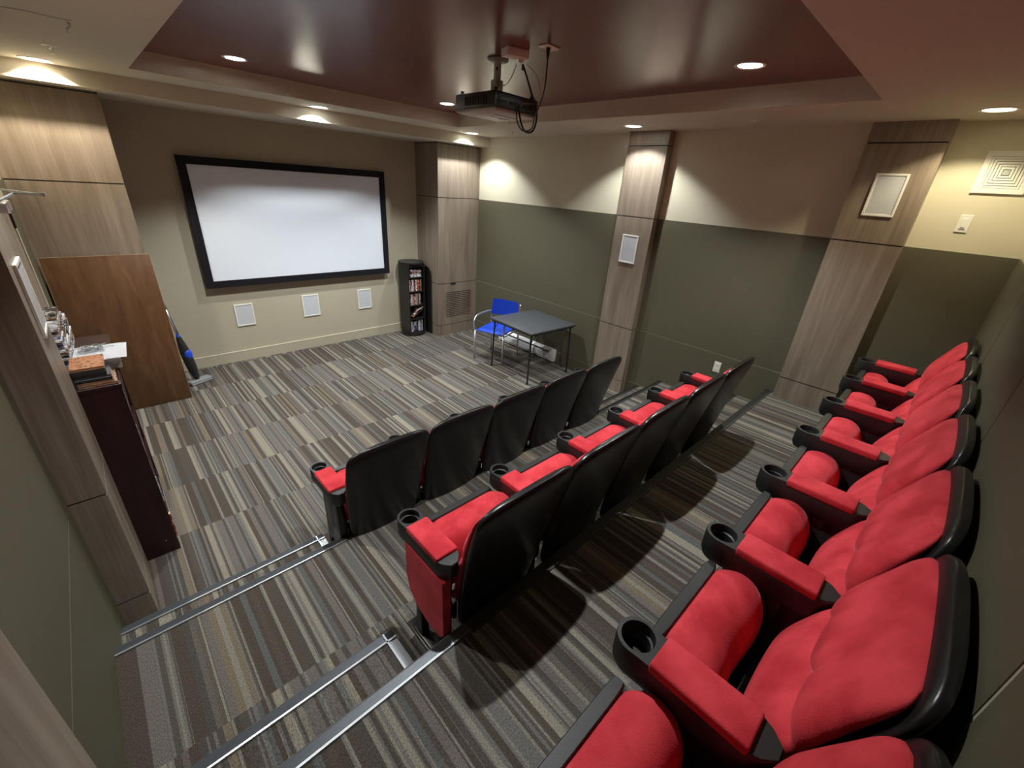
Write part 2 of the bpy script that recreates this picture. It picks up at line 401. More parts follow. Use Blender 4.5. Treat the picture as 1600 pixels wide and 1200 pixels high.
column(7, 0, .15, .634, 1.107, T2Z, H, JS, 'wooden column on the left wall beside the top tier')
# finger pull above the louvres, pale trims on the left column
bxo('finger_pull', 'gap', (4.50, 4.60, 5.905, 5.910, .845, .869), bpy.data.objects['trim_2'])
# ------------------------------------------------------------------ stair nosings
def nosing(n, mat, p0, p1, inward, lab, w=.048):
    """p0->p1 the outer edge, inward = unit vector toward the tread"""
    prof = [(-.003, -.030), (-.003, .003), (0, .005)]
    k = 7; s = (w-.012)/k
    for i in range(k):
        a = .001+i*s
        prof += [(a, .0055), (a+s*.25, .001), (a+s*.75, .001), (a+s, .0055)]
    prof += [(w-.010, .0075), (w-.002, .0075), (w, .0005), (.001, .0002), (.001, -.030)]
    bm = bmesh.new(); p0, p1, i_ = Vector(p0), Vector(p1), Vector(inward)
    A = [bm.verts.new(p0+i_*u+V(0, 0, v)) for u, v in prof]; B = [bm.verts.new(p1+i_*u+V(0, 0, v)) for u, v in prof]
    for q in range(len(prof)-1): bm.faces.new((A[q], A[q+1], B[q+1], B[q]))
    bm.faces.new((A[-1], A[0], B[0], B[-1])); bm.faces.new(A[::-1]); bm.faces.new(B)
    return struct(obj(f'trim_{n}', bm, mat), lab)
e = .0008
nosing(10, 'alu', (.004, T1Y, T1Z+e), (1.085, T1Y, T1Z+e), (0, -1, 0), 'silver nosing of the first tier in the left aisle')
nosing(11, 'blackrub', (1.085, T1Y, T1Z+e), (W-.013, T1Y, T1Z+e), (0, -1, 0), 'black nosing of the first tier behind the first row')
nosing(12, 'alu', (.013, T2Y, T2Z+e), (1.16, T2Y, T2Z+e), (0, -1, 0), 'silver nosing of the top tier in the left aisle')
nosing(13, 'blackrub', (1.16, T2Y, T2Z+e), (W-.013, T2Y, T2Z+e), (0, -1, 0), 'black nosing of the top tier behind the middle row', .06)
nosing(14, 'alu', (.013, H1Y, H1Z+e), (1.04, H1Y, H1Z+e), (0, -1, 0), 'silver nosing of the lower half step')
nosing(15, 'alu', (1.04, H1Y, H1Z+e), (1.04, T1Y+.01, H1Z+e), (-1, 0, 0), 'silver end nosing of the lower half step')
nosing(16, 'alu', (.013, H2Y, H2Z+e), (.955, H2Y, H2Z+e), (0, -1, 0), 'silver nosing of the upper half step')
nosing(17, 'alu', (.955, H2Y, H2Z+e), (.955, T2Y+.01, H2Z+e), (-1, 0, 0), 'silver end nosing of the upper half step')
nosing(18, 'blackrub', (3.86, H1Y, H1Z+e), (W-.013, H1Y, H1Z+e), (0, -1, 0), 'dark nosing of the lower right half step')
nosing(19, 'blackrub', (3.95, H2Y, H2Z+e), (W-.013, H2Y, H2Z+e), (0, -1, 0), 'dark nosing of the upper right half step')
# ------------------------------------------------------------------ downlights
def downlight(x, y, z, watts, col, lab, i):
    r = .078 if z == H else .070
    root = thing('recessed_downlight', lab, 'ceiling light', (x, y, z), 0, 'recessed downlights')
    bm = bmesh.new(); lathe(bm, (0, 0, 0), [(r-.004, -.001), (r+.004, -.006), (r+.018, -.0045), (r+.019, 0), (r-.002, 0)], 40, True)
    obj('trim_ring', bm, 'white', root, True, auto=50)
    bm = bmesh.new(); lathe(bm, (0, 0, 0), [(r-.003, 0), (r-.012, .03), (r-.030, .066), (r-.028, .070), (r-.001, .070), (r-.001, 0)], 40, True)
    obj('reflector', bm, 'white', root, True, auto=50)
    bm = bmesh.new(); cyl(bm, (0, 0, .068), r-.031, r-.031, .004, 32)
    obj('lamp', bm, emis('lamp_glow_%d' % i, col, 14), root)
    ld = bpy.data.lights.new('lamp_light', 'SPOT'); ld.energy = watts; ld.color = col; ld.spot_size = math.radians(118); ld.spot_blend = .25
    ld.shadow_soft_size = .022
    lo = bpy.data.objects.new('lamp_light', ld); COL.objects.link(lo); lo.parent = root; lo.location = (0, 0, .060)
for i, (x, y, z, wt, c, lab) in enumerate(LIGHTS): downlight(x, y, z, wt, c, lab, i)
# ------------------------------------------------------------------ theater seats
def sup(n, hw, ht, p=3.2):
    """superellipse ring in (x, t)"""
    out = []
    for k in range(n):
        a = 2*PI*k/n; c, s = math.cos(a), math.sin(a)
        out.append((hw*math.copysign(abs(c)**(2/p), c), ht*math.copysign(abs(s)**(2/p), s)))
    return out
def lerp(tab, z):
    for (a, va), (b, vb) in zip(tab, tab[1:]):
        if z <= b: return va+(vb-va)*max(0, (z-a))/(b-a)
    return tab[-1][1]
ZTOP = 1.015
def backline(z): return -.258-.170*(z-.25)-.094*(z-.25)*abs(z-.25)    # front face of the shell
def shell_bm():
    bm = bmesh.new(); rings = []
    hw = [(.20, .14), (.22, .185), (.26, .215), (.40, .236), (.60, .250), (.85, .263), (.945, .263), (.975, .257), (.995, .243), (1.008, .220), (1.016, .188), (1.02, .14)]
    zs = [q+.008*(q > .9) for q in (.20, .205, .22, .25, .30, .40, .52, .65, .77, .87, .92, .945, .97, .99, 1.002, 1.011, 1.017, 1.02)]
    for z in zs:
        h = lerp(hw, z-.008*(z > .9)); th = .022 if z < .988 else .022*(1-.5*((z-.988)/.04)**2)
        if z < .21: th = .013
        lip = .014*max(0, (z-.94)/.09)**1.5
        ring = []
        for (x, t) in sup(48, h, th, 3.4):
            u = x/.262
            bulge = -.024*math.cos(min(1, abs(u))*PI/2)*max(0, min(1, (.98-z)/.4))
            ring.append(V(x, backline(z)-.030+t+.010*abs(u)**3.2+bulge+lip, z+(.010*(1-u*u) if z > .95 else 0)))
        rings.append(ring)
    loft(bm, rings); return bm
def back_cushion_bm():
    bm = bmesh.new(); NU, NV = 48, 60; z0, z1 = .37, .992
    def hw(v):
        h = .249-.026*max(0, .5-v)**1.3/.5**1.3-.005*math.exp(-((v-.56)/.05)**2)
        if v > .90: h -= .040*(1-math.sqrt(max(0, 1-((v-.90)/.10)**2)))
        if v < .12: h -= .05*(1-math.sqrt(max(0, 1-((.12-v)/.12)**2)))
        return h
    grid = []
    for j in range(NV+1):
        v = j/NV; row = []
        for i in range(NU+1):
            s = math.sin((-1+2*i/NU)*PI/2*.999)**1 if False else -1+2*i/NU
            s = math.copysign(1-(1-abs(s))**1.35, s)
            h = hw(v); x = s*h; z = z0+(z1-z0)*v + .012*(1-s*s)*max(0, v-.85)/.15
            rim = max(0, 1-abs(s)**7)**.5 * max(0, 1-abs(2*v-1)**14)**.5
            d = .056-.030*max(0, (v-.70)/.30)
            vs = .565-.016*math.exp(-(s/.22)**2)-.045*max(0, abs(s)-.42)
            dv = (v-vs)
            fold = -.042*math.exp(-(dv/.015)**2)-.012*math.exp(-(dv/.05)**2)
            lob = .008*math.exp(-((v-.74)/.12)**2)+.030*math.exp(-((v-.32)/.15)**2)
            btn = 0
            for bs in (-.40, .40):
                r2 = ((s-bs)/.11)**2+((v-.565)/.045)**2; btn -= .050*math.exp(-r2)
                btn -= .010*math.exp(-((s-bs)/.05)**2-((v-.66)/.08)**2)+.010*math.exp(-((s-bs)/.05)**2-((v-.48)/.08)**2)
            y = backline(z)-.002+(d+(lob+fold+btn)*max(0, 1-s**6)**.5)*rim*(.86+.14*math.cos(s*PI/2))+.008*abs(x/.262)**3.2
            row.append(bm.verts.new((x, y, z)))
        grid.append(row)
    for j in range(NV):
        for i in range(NU): bm.faces.new((grid[j][i], grid[j][i+1], grid[j+1][i+1], grid[j+1][i]))
    edge = grid[0][:]+[grid[j][NU] for j in range(1, NV+1)]+grid[NV][-2::-1]+[grid[j][0] for j in range(NV-1, 0, -1)]
    bk = [bm.verts.new((v.co.x*.97, v.co.y-.005, v.co.z)) for v in edge]; n = len(edge)
    for k in range(n): bm.faces.new((edge[k], edge[(k+1) % n], bk[(k+1) % n], bk[k]))
    bm.faces.new(bk); return bm
# folded seat: z up, its sitting face turned to the backrest
SZ0, SZ1 = .26, .644
SPROF = [(-.030, .300), (-.030, .50), (-.030, .686), (-.036, .697), (-.054, .702), (-.090, .703), (-.126, .696), (-.157, .677), (-.180, .644),
         (-.194, .600), (-.202, .540), (-.200, .47), (-.190, .41), (-.172, .36), (-.148, .32), (-.115, .297), (-.07, .287), (-.045, .290)]
def cushion_bm():
    bm = bmesh.new(); rings = []; NU = 34
    for i in range(NU+1):
        s = -1+2*i/NU; s = math.copysign(1-(1-abs(s))**1.7, s)
        t = max(0, (abs(s)-.72)/.28); f = .72+.28*math.sqrt(max(0, 1-t**2.8)); ft = .84+.16*math.sqrt(max(0, 1-t**2.6))
        ring = []
        for (y, z) in SPROF:
            yy = -.030+(y+.030)*f*(1-.07*math.exp(-(s/.4)**2)*(y < -.15))
            zz = .50+(z-.50)*ft if z > .5 else .50+(z-.50)*(.88+.12*ft)
            w_ = (.176+.062*min(1, max(0, (-.030-y)/.080))**.7)*(1-.07*max(0, (.60-z)/.3))
            zz = .29+(zz-.29)*.872
            ring.append(V(s*w_, yy, zz))
        rings.append(ring)
    loft(bm, rings); return bm
def pan_bm():
    bm = bmesh.new(); rings = []
    for v in (0, .03, .12, .35, .65, .9, .975, .99, 1.0):
        z = SZ0+(SZ1+.004-SZ0)*v; h = .186*(1+.06*(1-v)); k = .6 if v in (0,) else 1
        yf = .004-.050*(1-v); yb = -.034-.012*(1-v)
        th = (yf-yb)/2*{1.0: .80, .99: .95}.get(v, k); yc = (yf+yb)/2
        rings.append([V(x, yc+t, z) for (x, t) in sup(72, h*{1.0: .985, .99: .995}.get(v, 1), th, 6)])
    loft(bm, rings); return bm
def arm_bm():
    """plastic arm with a round cup well, at x=0; top at z=.705"""
    bm = bmesh.new(); zt = .705; n = 48
    ro, ri = .054, .043; cy = 0.0
    out = []                                       # plan outline of the arm: round nose, straight flanks, chamfered tail
    for k in range(25):
        a = math.radians(-12+204*k/24); out.append((ro*math.cos(a), ro*math.sin(a)))
    out += [(-.0495, -.06), (-.0495, -.285), (-.040, -.307), (-.016, -.332), (.016, -.332), (.040, -.307), (.0495, -.285), (.0495, -.06)]
    m = len(out)
    hole = []
    for (x, y) in out:
        pass
    hn = 40
    H0 = [bm.verts.new((ri*math.cos(2*PI*k/hn), ri*math.sin(2*PI*k/hn), zt)) for k in range(hn)]
    O0 = [bm.verts.new((x*.965, y*.99, zt)) for x, y in out]
    es = [bm.edges.new((H0[k], H0[(k+1) % hn])) for k in range(hn)]+[bm.edges.new((O0[k], O0[(k+1) % m])) for k in range(m)]
    bmesh.ops.triangle_fill(bm, edges=es, use_beauty=True)
    O1 = [bm.verts.new((x, y, zt-.004)) for x, y in out]
    def low(y): return zt-.078 if y > -.05 else zt-.078+.0*y
    O2 = [bm.verts.new((x*.97, y*.985, low(y))) for x, y in out]
    O3 = [bm.verts.new((x*.80, y*.93-.004, low(y)-.022)) for x, y in out]
    for A, B in ((O0, O1), (O1, O2), (O2, O3)):
        for k in range(m): bm.faces.new((A[k], A[(k+1) % m], B[(k+1) % m], B[k]))
    # cup well
    prof = [(ri, 0), (ri*.97, -.004), (ri*.95, -.026), (ri*.84, -.029), (ri*.82, -.080)]
    prev = H0
    for r, dz in prof[1:]:
        R = [bm.verts.new((r*math.cos(2*PI*k/hn), r*math.sin(2*PI*k/hn), zt+dz)) for k in range(hn)]
        for k in range(hn): bm.faces.new((prev[k], prev[(k+1) % hn], R[(k+1) % hn], R[k]))
        prev = R
    # open spider at the bottom
    rb = ri*.82
    lathe(bm, (0, 0, zt-.080), [(rb, 0), (rb, .004), (rb*.72, .004), (rb*.72, 0)], 32, True)
    for k in range(4):
        a = PI/4+k*PI/2; mt = Matrix.Translation((0, 0, zt-.078)) @ Matrix.Rotation(a, 4, 'Z')
        box(bm, 0, rb*.8, -.005, .005, -.002, .002, rot=mt)
    cyl(bm, (0, 0, zt-.081), .010, .010, .005, 16)
    # closed underside behind the cup
    k0 = [v for v in O3]
    tail = [O3[i] for i in range(24, m)]+[O3[0]]
    bm.faces.new(tail)
    return bm
def armpad_bm():
    bm = bmesh.new(); box(bm, -.052, .052, -.282, -.056, .690, .719, bev=.007, seg=3)
    for v in bm.verts:
        v.co.z += .004*(1-(v.co.x/.052)**2)*(v.co.z > .70)
    return bm
def standard_bm():
    bm = bmesh.new()
    box(bm, -.021, .021, -.105, -.055, .0, .625, bev=.006)
    box(bm, -.024, .024, -.285, -.215, .0, .625, bev=.006)
    box(bm, -.022, .022, -.23, -.09, .22, .60, bev=.004)
    return bm
def foot_bm():
    bm = bmesh.new(); box(bm, -.032, .032, -.33, .02, 0, .012, bev=.003)
    box(bm, -.025, .025, -.30, -.03, .012, .03, bev=.006)
    return bm
def seat_proto(label, group):
    t = thing('theater_seat', label, 'theater seat', group=group)
    b = obj('backrest', shell_bm(), 'blacksmooth', t, True, 1)
    obj('back_cushion', back_cushion_bm(), 'red', b, True, 0, label='red velour tufted back cushion')
    p = obj('seat_pan', pan_bm(), 'black', t, True, auto=50)
    obj('seat_cushion', cushion_bm(), 'red', p, True, 1, label='red velour seat cushion folded up')
    bm = bmesh.new()
    tube(bm, [(-.25, -.20, .33), (.25, -.20, .33)], .016, 10)
    for s in (-1, 1): box(bm, s*.215-.010, s*.215+.010, -.27, -.09, .27, .37, bev=.004)
    obj('hinge_bar', bm, 'steel', t)
    return t
def make_arm(parent, x, panel=False):
    a = obj('armrest', arm_bm(), 'black', parent, True, auto=35); a.location.x = x
    obj('arm_pad', armpad_bm(), 'red', a, True, auto=50, label='red velour arm pad')
    l = obj('leg', standard_bm(), 'steel', parent, True, auto=40); l.location.x = x
    obj('foot', foot_bm(), 'steel', l, True, auto=40)
    if panel:
        bm = bmesh.new()
        out = [(-.035, .700-.08), (-.040, .42)]
        for k in range(1, 12):
            a_ = (PI/2)*k/11; out.append((-.040-.205*(1-math.cos(a_)), .42-.150*math.sin(a_)))
        out += [(-.290, .270), (-.305, .276), (-.318, .292), (-.322, .315), (-.322, .62)]
        vs = prism(bm, out, 'x', -.050, -.008)
        es = [e for e in bm.edges if abs(e.verts[0].co.x-e.verts[1].co.x) < 1e-6]
        bmesh.ops.bevel(bm, geom=es, offset=.005, segments=2, affect='EDGES')
        e_ = obj('end_panel', bm, 'red', parent, True, auto=50, label='red velour panel closing the end of the row'); e_.location.x = x
    return a
ROWS = [ # first arm x, pitch, seats, y of cup centres, floor z, row words, landmark at the far end
 (1.085, .527, 5, 2.595, 0.0, 'front row', 'seen from its black back'),
 (1.112, .5365, 5, 1.548, T1Z, 'middle row', 'backing onto the top tier'),
 (.6135, .5435, 7, .507, T2Z, 'last row', 'with its red tufted back against the olive wall'),
]
ORD = {5: ['nearest the stepped aisle', 'second from the stepped aisle', 'middle one of the five', 'second from the right end', 'at the right end'],
       7: ['lowest in the photo', 'second lowest in the photo', 'third lowest in the photo', 'middle one of the seven', 'third from the right wall', 'second from the right wall', 'nearest the right wall']}
proto = seat_proto('proto', 'x'); make_arm(proto, 0)
used = False
for ri_, (x0, p, n, y0, z0, rw, lm) in enumerate(ROWS):
    for k in range(n):
        o = copy_tree(proto) if used else proto; used = True
        tag(o, f'red and black tip-up seat of the {rw}, {ORD[n][k]}', 'theater seat', f'theater seats of the {rw}')
        o.location = (x0+p*(k+.5), y0, z0)
        for ch in o.children:
            if ch.name.startswith(('armrest', 'leg')): ch.location.x = -p/2
        if k == n-1: make_arm(o, p/2)
        if k == 0 and ri_ == 1:
            bmx = make_arm; 
            # the row end carries an upholstered panel
            tmp = bpy.data.objects.new('tmp', None); COL.objects.link(tmp)
            make_arm(tmp, -p/2, True)
            for ch in list(tmp.children):
                if ch.name.startswith('end_panel'): ch.parent = o
                else:
                    for g in list(ch.children): bpy.data.objects.remove(g)
                    bpy.data.objects.remove(ch)
            bpy.data.objects.remove(tmp)
# ------------------------------------------------------------------ screen
yf = D-.085; q = (yf-CAM['y'])/(D-CAM['y'])
sx = lambda x: .404+(x-.404)*q
sz = lambda z: 2.3707+(z-2.3707)*q
X0, X1, Z0, Z1 = sx(1.289), sx(3.739), sz(.985), sz(2.4365)
def frame_bm():
    bm = bmesh.new(); fw = .082
    for (a, b, c, d) in ((X0, X1, Z1-fw, Z1), (X0, X1, Z0, Z0+fw), (X0, X0+fw, Z0+fw, Z1-fw), (X1-fw, X1, Z0+fw, Z1-fw)):
        box(bm, a, b, yf, yf+.035, c, d)
    return bm
root = thing('projection_screen', 'large white projection screen in a wide black frame on the front wall', 'projection screen', ((X0+X1)/2, D, Z0))
def put(o, root):
    o.parent = root; o.matrix_parent_inverse = root.matrix_basis.inverted(); return o
def pobj(name, bm, mat, root, smooth=False, auto=None, label=None, sub=0):
    mi = (Matrix.Translation(root.location) @ root.rotation_euler.to_matrix().to_4x4()).inverted()
    bmesh.ops.transform(bm, matrix=mi, verts=bm.verts)
    return obj(name, bm, mat, root, smooth, sub, label, auto)
pobj('frame', frame_bm(), 'velvetblack', root)
bm = bmesh.new(); box(bm, X0+.02, X1-.02, yf+.012, yf+.020, Z0+.02, Z1-.02); pobj('screen_surface', bm, 'screen', root)
bm = bmesh.new()
for xx in (X0+.5, X1-.6): box(bm, xx, xx+.1, yf+.03, D, Z0+.5, Z0+.6)
pobj('wall_bracket', bm, 'steel', root)
# ------------------------------------------------------------------ in-wall speakers
def speaker(lab, plane, pos, lo, hi, z0, z1, badge=False):
    """plane 'y' (on the front wall) or 'x+' / 'x-' (on column faces)"""
    f = .016
    def bx(bm, a0, a1, d0, d1, zz0, zz1, bev=0):
        if plane == 'y': box(bm, a0, a1, pos-d1, pos-d0, zz0, zz1, bev)
        elif plane == 'x-': box(bm, pos-d1, pos-d0, a0, a1, zz0, zz1, bev)
        else: box(bm, pos+d0, pos+d1, a0, a1, zz0, zz1, bev)
    c = (lo+hi)/2
    loc = (c, pos, z0) if plane == 'y' else (pos, c, z0)
    r = thing('wall_speaker', lab, 'speaker', loc, 0, 'flush wall speakers')
    bm = bmesh.new()
    for (a, b, cc, d) in ((lo, hi, z1-f, z1), (lo, hi, z0, z0+f), (lo, lo+f, z0+f, z1-f), (hi-f, hi, z0+f, z1-f)): bx(bm, a, b, 0, .012, cc, d, .002)
    pobj('frame', bm, 'white', r)
    bm = bmesh.new(); bx(bm, lo+f, hi-f, 0, .008, z0+f, z1-f); g = pobj('grille', bm, 'mesh', r, label='pale grey perforated grille')
    if badge:
        bm = bmesh.new(); cyl(bm, (c+.01, pos-.0105, z0+.055), .008, .008, .003, 16, 'y'); pobj('badge', bm, 'gap', g)
speaker('white flush speaker low on the front wall, left of the three under the screen', 'y', D, 1.520, 1.735, .470, .757)
speaker('white flush speaker low on the front wall, middle of the three under the screen', 'y', D, 2.355, 2.585, .475, .782, True)
speaker('white flush speaker low on the front wall, right of the three under the screen', 'y', D, 3.172, 3.390, .475, .775)
speaker('white flush speaker on the narrow wooden column beside the card table', 'x-', W-.1145, 2.899, 3.110, 1.640, 1.952)
speaker('white flush speaker high on the wooden column near the air vent', 'x-', W-.1145, .765, .967, 2.345, 2.647)
speaker('white flush speaker seen edge on on the left wooden column above the bookcase', 'x+', .150, 2.890, 3.110, 1.640, 1.952)
# ------------------------------------------------------------------ vent, switches, outlet, heater
r = thing('air_vent', 'square white ceiling style air vent of concentric ridges high on the right wall', 'air vent', (W, .284, 2.55))
bm = bmesh.new(); yc, zc, hh = .284, 2.676, .130
def sqring(bm, h0, h1, x0, x1):
    for (a, b, c, d) in ((-h1, h1, h0, h1), (-h1, h1, -h1, -h0), (-h1, -h0, -h0, h0), (h0, h1, -h0, h0)): box(bm, W-x1, W-x0, yc+a, yc+b, zc+c, zc+d)
sqring(bm, .098, hh, 0, .014)
pobj('frame', bm, 'white', r)
for k in range(5):
    bm = bmesh.new(); h = .096-.016*k; sqring(bm, h-.012, h, .002, .012+.002*k); pobj('louvre', bm, 'white', r)
bm = bmesh.new(); box(bm, W-.022, W-.002, yc-.016, yc+.016, zc-.016, zc+.016); box(bm, W-.003, W, yc-.098, yc+.098, zc-.098, zc+.098); pobj('core', bm, 'lightgrey', r)
def plate(name, lab, cat, y, z, w_, h_, kind):
    r = thing(name, lab, cat, (W-.0, y, z-h_/2))
    x0 = .012 if z < ZG else 0
    bm = bmesh.new(); box(bm, W-x0-.007, W-x0, y-w_/2, y+w_/2, z-h_/2, z+h_/2, bev=.002); p_ = pobj('cover_plate', bm, 'white', r)
    bm = bmesh.new()
    if kind == 'switch':
        box(bm, W-x0-.011, W-x0-.006, y-w_*.28, y+w_*.28, z-h_*.32, z+h_*.32, bev=.002); pobj('rocker', bm, 'white', r)
        bm = bmesh.new(); box(bm, W-x0-.0125, W-x0-.0105, y-w_*.16, y+w_*.16, z-h_*.26, z-h_*.20); pobj('slider', bm, 'grey', r, label='small grey slider')
    else:
        for s in (-1, 1): box(bm, W-x0-.010, W-x0-.006, y-w_*.24, y+w_*.24, z+s*h_*.22-h_*.14, z+s*h_*.22+h_*.14, bev=.002)
        pobj('socket', bm, 'white', r)
plate('light_switch', 'white dimmer switch on the beige right wall below the air vent', 'light switch', .365, 2.341, .068, .118, 'switch')
plate('wall_outlet', 'white wall outlet low on the olive right wall beyond the middle row', 'outlet', 1.719, .728, .072, .118, 'outlet')
r = thing('baseboard_heater', 'white electric baseboard heater on the right wall under the card table', 'heater', (W-.012, 4.5, .03))
y0, y1 = 3.975, 5.20; xb = W-.013
bm = bmesh.new()
prof = [(0, .03), (0, .205), (-.018, .205), (-.052, .178), (-.052, .168), (-.012, .168), (-.012, .140), (-.060, .134), (-.060, .055), (-.020, .045), (-.020, .038), (-.056, .032), (-.056, .028)]
prism(bm, [(xb+a, b) for a, b in prof], 'y', y0+.10, y1-.06)
pobj('housing', bm, 'heater', r)
for a, b in ((y0, y0+.10), (y1-.06, y1)):
    bm = bmesh.new(); box(bm, xb-.063, xb, a, b, .026, .208, bev=.004); pobj('end_cap', bm, 'heater', r, True, 40)
bm = bmesh.new(); box(bm, xb-.022, xb-.004, y0+.10, y1-.06, .032, .166); pobj('heating_fins', bm, 'gap', r)
# ------------------------------------------------------------------ card table
cx, cy, TH = 4.530, 4.045, .72
r = thing('card_table', 'square folding card table with charcoal top and thin black legs', 'table', (cx, cy, 0), math.radians(-3))
def lobj(name, bm, mat, root, **k): return obj(name, bm, mat, root, **k)
hs = .422
bm = bmesh.new(); box(bm, -hs, hs, -hs, hs, TH-.026, TH, bev=.006)
# round the plan corners
lobj('tabletop', bm, 'cardtop', r, smooth=True, auto=40)
bm = bmesh.new(); box(bm, -hs+.02, hs-.02, -hs+.02, hs-.02, TH-.045, TH-.024); lobj('apron', bm, 'steel', r)
for s1, s2 in ((-1, -1), (1, -1), (1, 1), (-1, 1)):
    bm = bmesh.new(); a = hs-.045
    tube(bm, [(s1*a*.98, s2*a*.98, TH-.04), (s1*(a+.005), s2*(a+.005), .012)], .0115, 10)
    tube(bm, [(s1*a*.99, s2*a*.99, TH-.16), (s1*(a-.11), s2*a*.98, TH-.045)], .005, 6)
    cyl(bm, (s1*(a+.005), s2*(a+.005), 0), .016, .014, .03, 12)
    lobj('leg', bm, 'steel', r, smooth=True, auto=50)
# ------------------------------------------------------------------ blue chair (local: faces +x' = toward room), rotated
ch = thing('stacking_chair', 'blue plastic chair with silver tube frame and arms behind the card table', 'chair', (4.43, 4.655, 0), math.radians(180+19))
# local axes: +x front, y sideways
SH = .45
bm = bmesh.new()
box(bm, -.20, .22, -.215, .215, SH-.006, SH+.012, bev=.006)
for v in bm.verts: v.co.z += .018*max(0, (v.co.x-.12)/.1)*-1+ .010*(v.co.y/.215)**2
obj('seat', bm, 'blue', ch, True, auto=40)
bm = bmesh.new()
for k in range(7):
    y = -.15+k*.05; box(bm, -.13, .13, y-.004, y+.004, SH+.0125, SH+.0145)
obj('seat_slot', bm, 'cable', ch)
bm = bmesh.new(); g = []
for j in range(7):
    z = .60+.23*j/6; row = []
    for i in range(13):
        s = -1+2*i/12; row.append(bm.verts.new((-.235-.03*(j/6)-.035*(1-s*s)+.035, s*.225*(1-.05*(j/6)), z)))
    g.append(row)
for j in range(6):
    for i in range(12): bm.faces.new((g[j][i], g[j][i+1], g[j+1][i+1], g[j+1][i]))
bmesh.ops.solidify(bm, geom=bm.faces[:], thickness=.008)
obj('backrest', bm, 'blue', ch, True, auto=40)
for s in (-1, 1):
    fx, bx_ = .235, -.235; y = s*.235
    bm = bmesh.new(); tube(bm, [(fx, y, .0), (fx, y, SH)], .0125, 10); obj('leg', bm, 'silver', ch, True)
    bm = bmesh.new(); tube(bm, smoothpath([(bx_-.03, y, 0), (bx_, y, .45), (bx_-.01, y*.98, .62), (bx_-.035, y*.96, .80)], 4), .0125, 10); obj('leg', bm, 'silver', ch, True)
    bm = bmesh.new(); tube(bm, smoothpath([(fx, y, SH-.01), (fx+.020, y*1.04, .54), (fx-.01, y*1.05, .615), (fx-.09, y*1.05, .652), (-.10, y*1.03, .652), (bx_-.005, y, .635)], 6), .0125, 10); obj('armrest', bm, 'silver', ch, True)
bm = bmesh.new()
for s in (-1, 1): tube(bm, [(.235, s*.235, SH-.02), (-.235, s*.235, SH-.02)], .010, 8)
for xx in (.2, -.2): tube(bm, [(xx, -.235, SH-.02), (xx, .235, SH-.02)], .010, 8)
obj('seat_frame', bm, 'silver', ch, True)
# ------------------------------------------------------------------ cases (films and games)
CASE_N = [0]
def case(name, lab, cat, group, cvr, dims, mtx):
    """dims = (spine thickness, depth, height); mtx places it"""
    bm = bmesh.new(); t, d, h = dims
    box(bm, 0, t, 0, d, 0, h, bev=min(.0012, t*.2), seg=1)
    o = obj(name, bm, cvr[1] if isinstance(cvr, tuple) else cvr); o.matrix_world = mtx; tag(o, lab, cat, group); return o
# media tower
tw = thing('media_tower', 'tall round black media tower with open shelves in the front right corner', 'media tower', (4.005, 6.290, 0))
hb = .148; TT = 1.19
bm = bmesh.new(); cyl(bm, (0, 0, .0), .196, .196, .022, 48); obj('base', bm, 'towerblack', tw, True, auto=40)
bm = bmesh.new(); cyl(bm, (0, 0, .024), .190, .190, .026, 48); obj('turntable', bm, 'towerblack', tw, True, auto=40)
bm = bmesh.new(); cyl(bm, (0, 0, TT-.022), .200, .200, .022, 48); obj('top', bm, 'towerblack', tw, True, auto=40)
for s in (-1, 1):
    bm = bmesh.new(); box(bm, s*hb-(.016 if s > 0 else 0), s*hb+(.016 if s < 0 else 0), -hb, hb, .05, TT-.022); obj('side_panel', bm, 'towerblack', tw)
bm = bmesh.new(); box(bm, -hb+.016, hb-.016, hb-.014, hb, .05, TT-.022); obj('back_panel', bm, 'towerblack', tw)
shz = [.050, .275, .500, .725, .950]
for z in shz:
    bm = bmesh.new(); box(bm, -hb+.016, hb-.016, -hb+.004, hb-.014, z, z+.014); obj('shelf', bm, 'towerblack', tw)
bm = bmesh.new(); box(bm, -hb+.016, hb-.016, -hb+.004, -hb+.018, TT-.075, TT-.022); obj('top_rail', bm, 'towerblack', tw)
bm = bmesh.new(); out = [(-.205, 0), (-.205, .98)]+[(-.205+.12*(1-math.cos(a*PI/20)), .98+.13*math.sin(a*PI/20)) for a in range(1, 11)]+[(.195, 1.11), (.195, 0)]
prism(bm, out, 'x', .222, .238); obj('side_wing', bm, 'towerblack', tw, label='black side board with a rounded top corner')
BX, BY = 4.005, 6.290
def tl(a, dx=0, dy=0, dz=0): return Matrix.Translation((BX+dx, BY+dy, dz)) @ a
I4 = Matrix.Identity(4)
shelf_names = ['bottom shelf', 'second shelf', 'middle shelf', 'fourth shelf', 'top shelf']
seqs = {0: ['orange', 'white', 'grey', 'dark blue', 'black', 'grey', 'white', 'dark blue', 'black', 'grey'],
        2: ['black', 'grey', 'white', 'brown', 'dark red', 'black', 'grey', 'orange', 'black', 'grey', 'brown'],
        3: ['white', 'black', 'dark red', 'white', 'brown', 'black', 'white', 'orange', 'dark red', 'black', 'orange']}
CD = dict(COVERS)
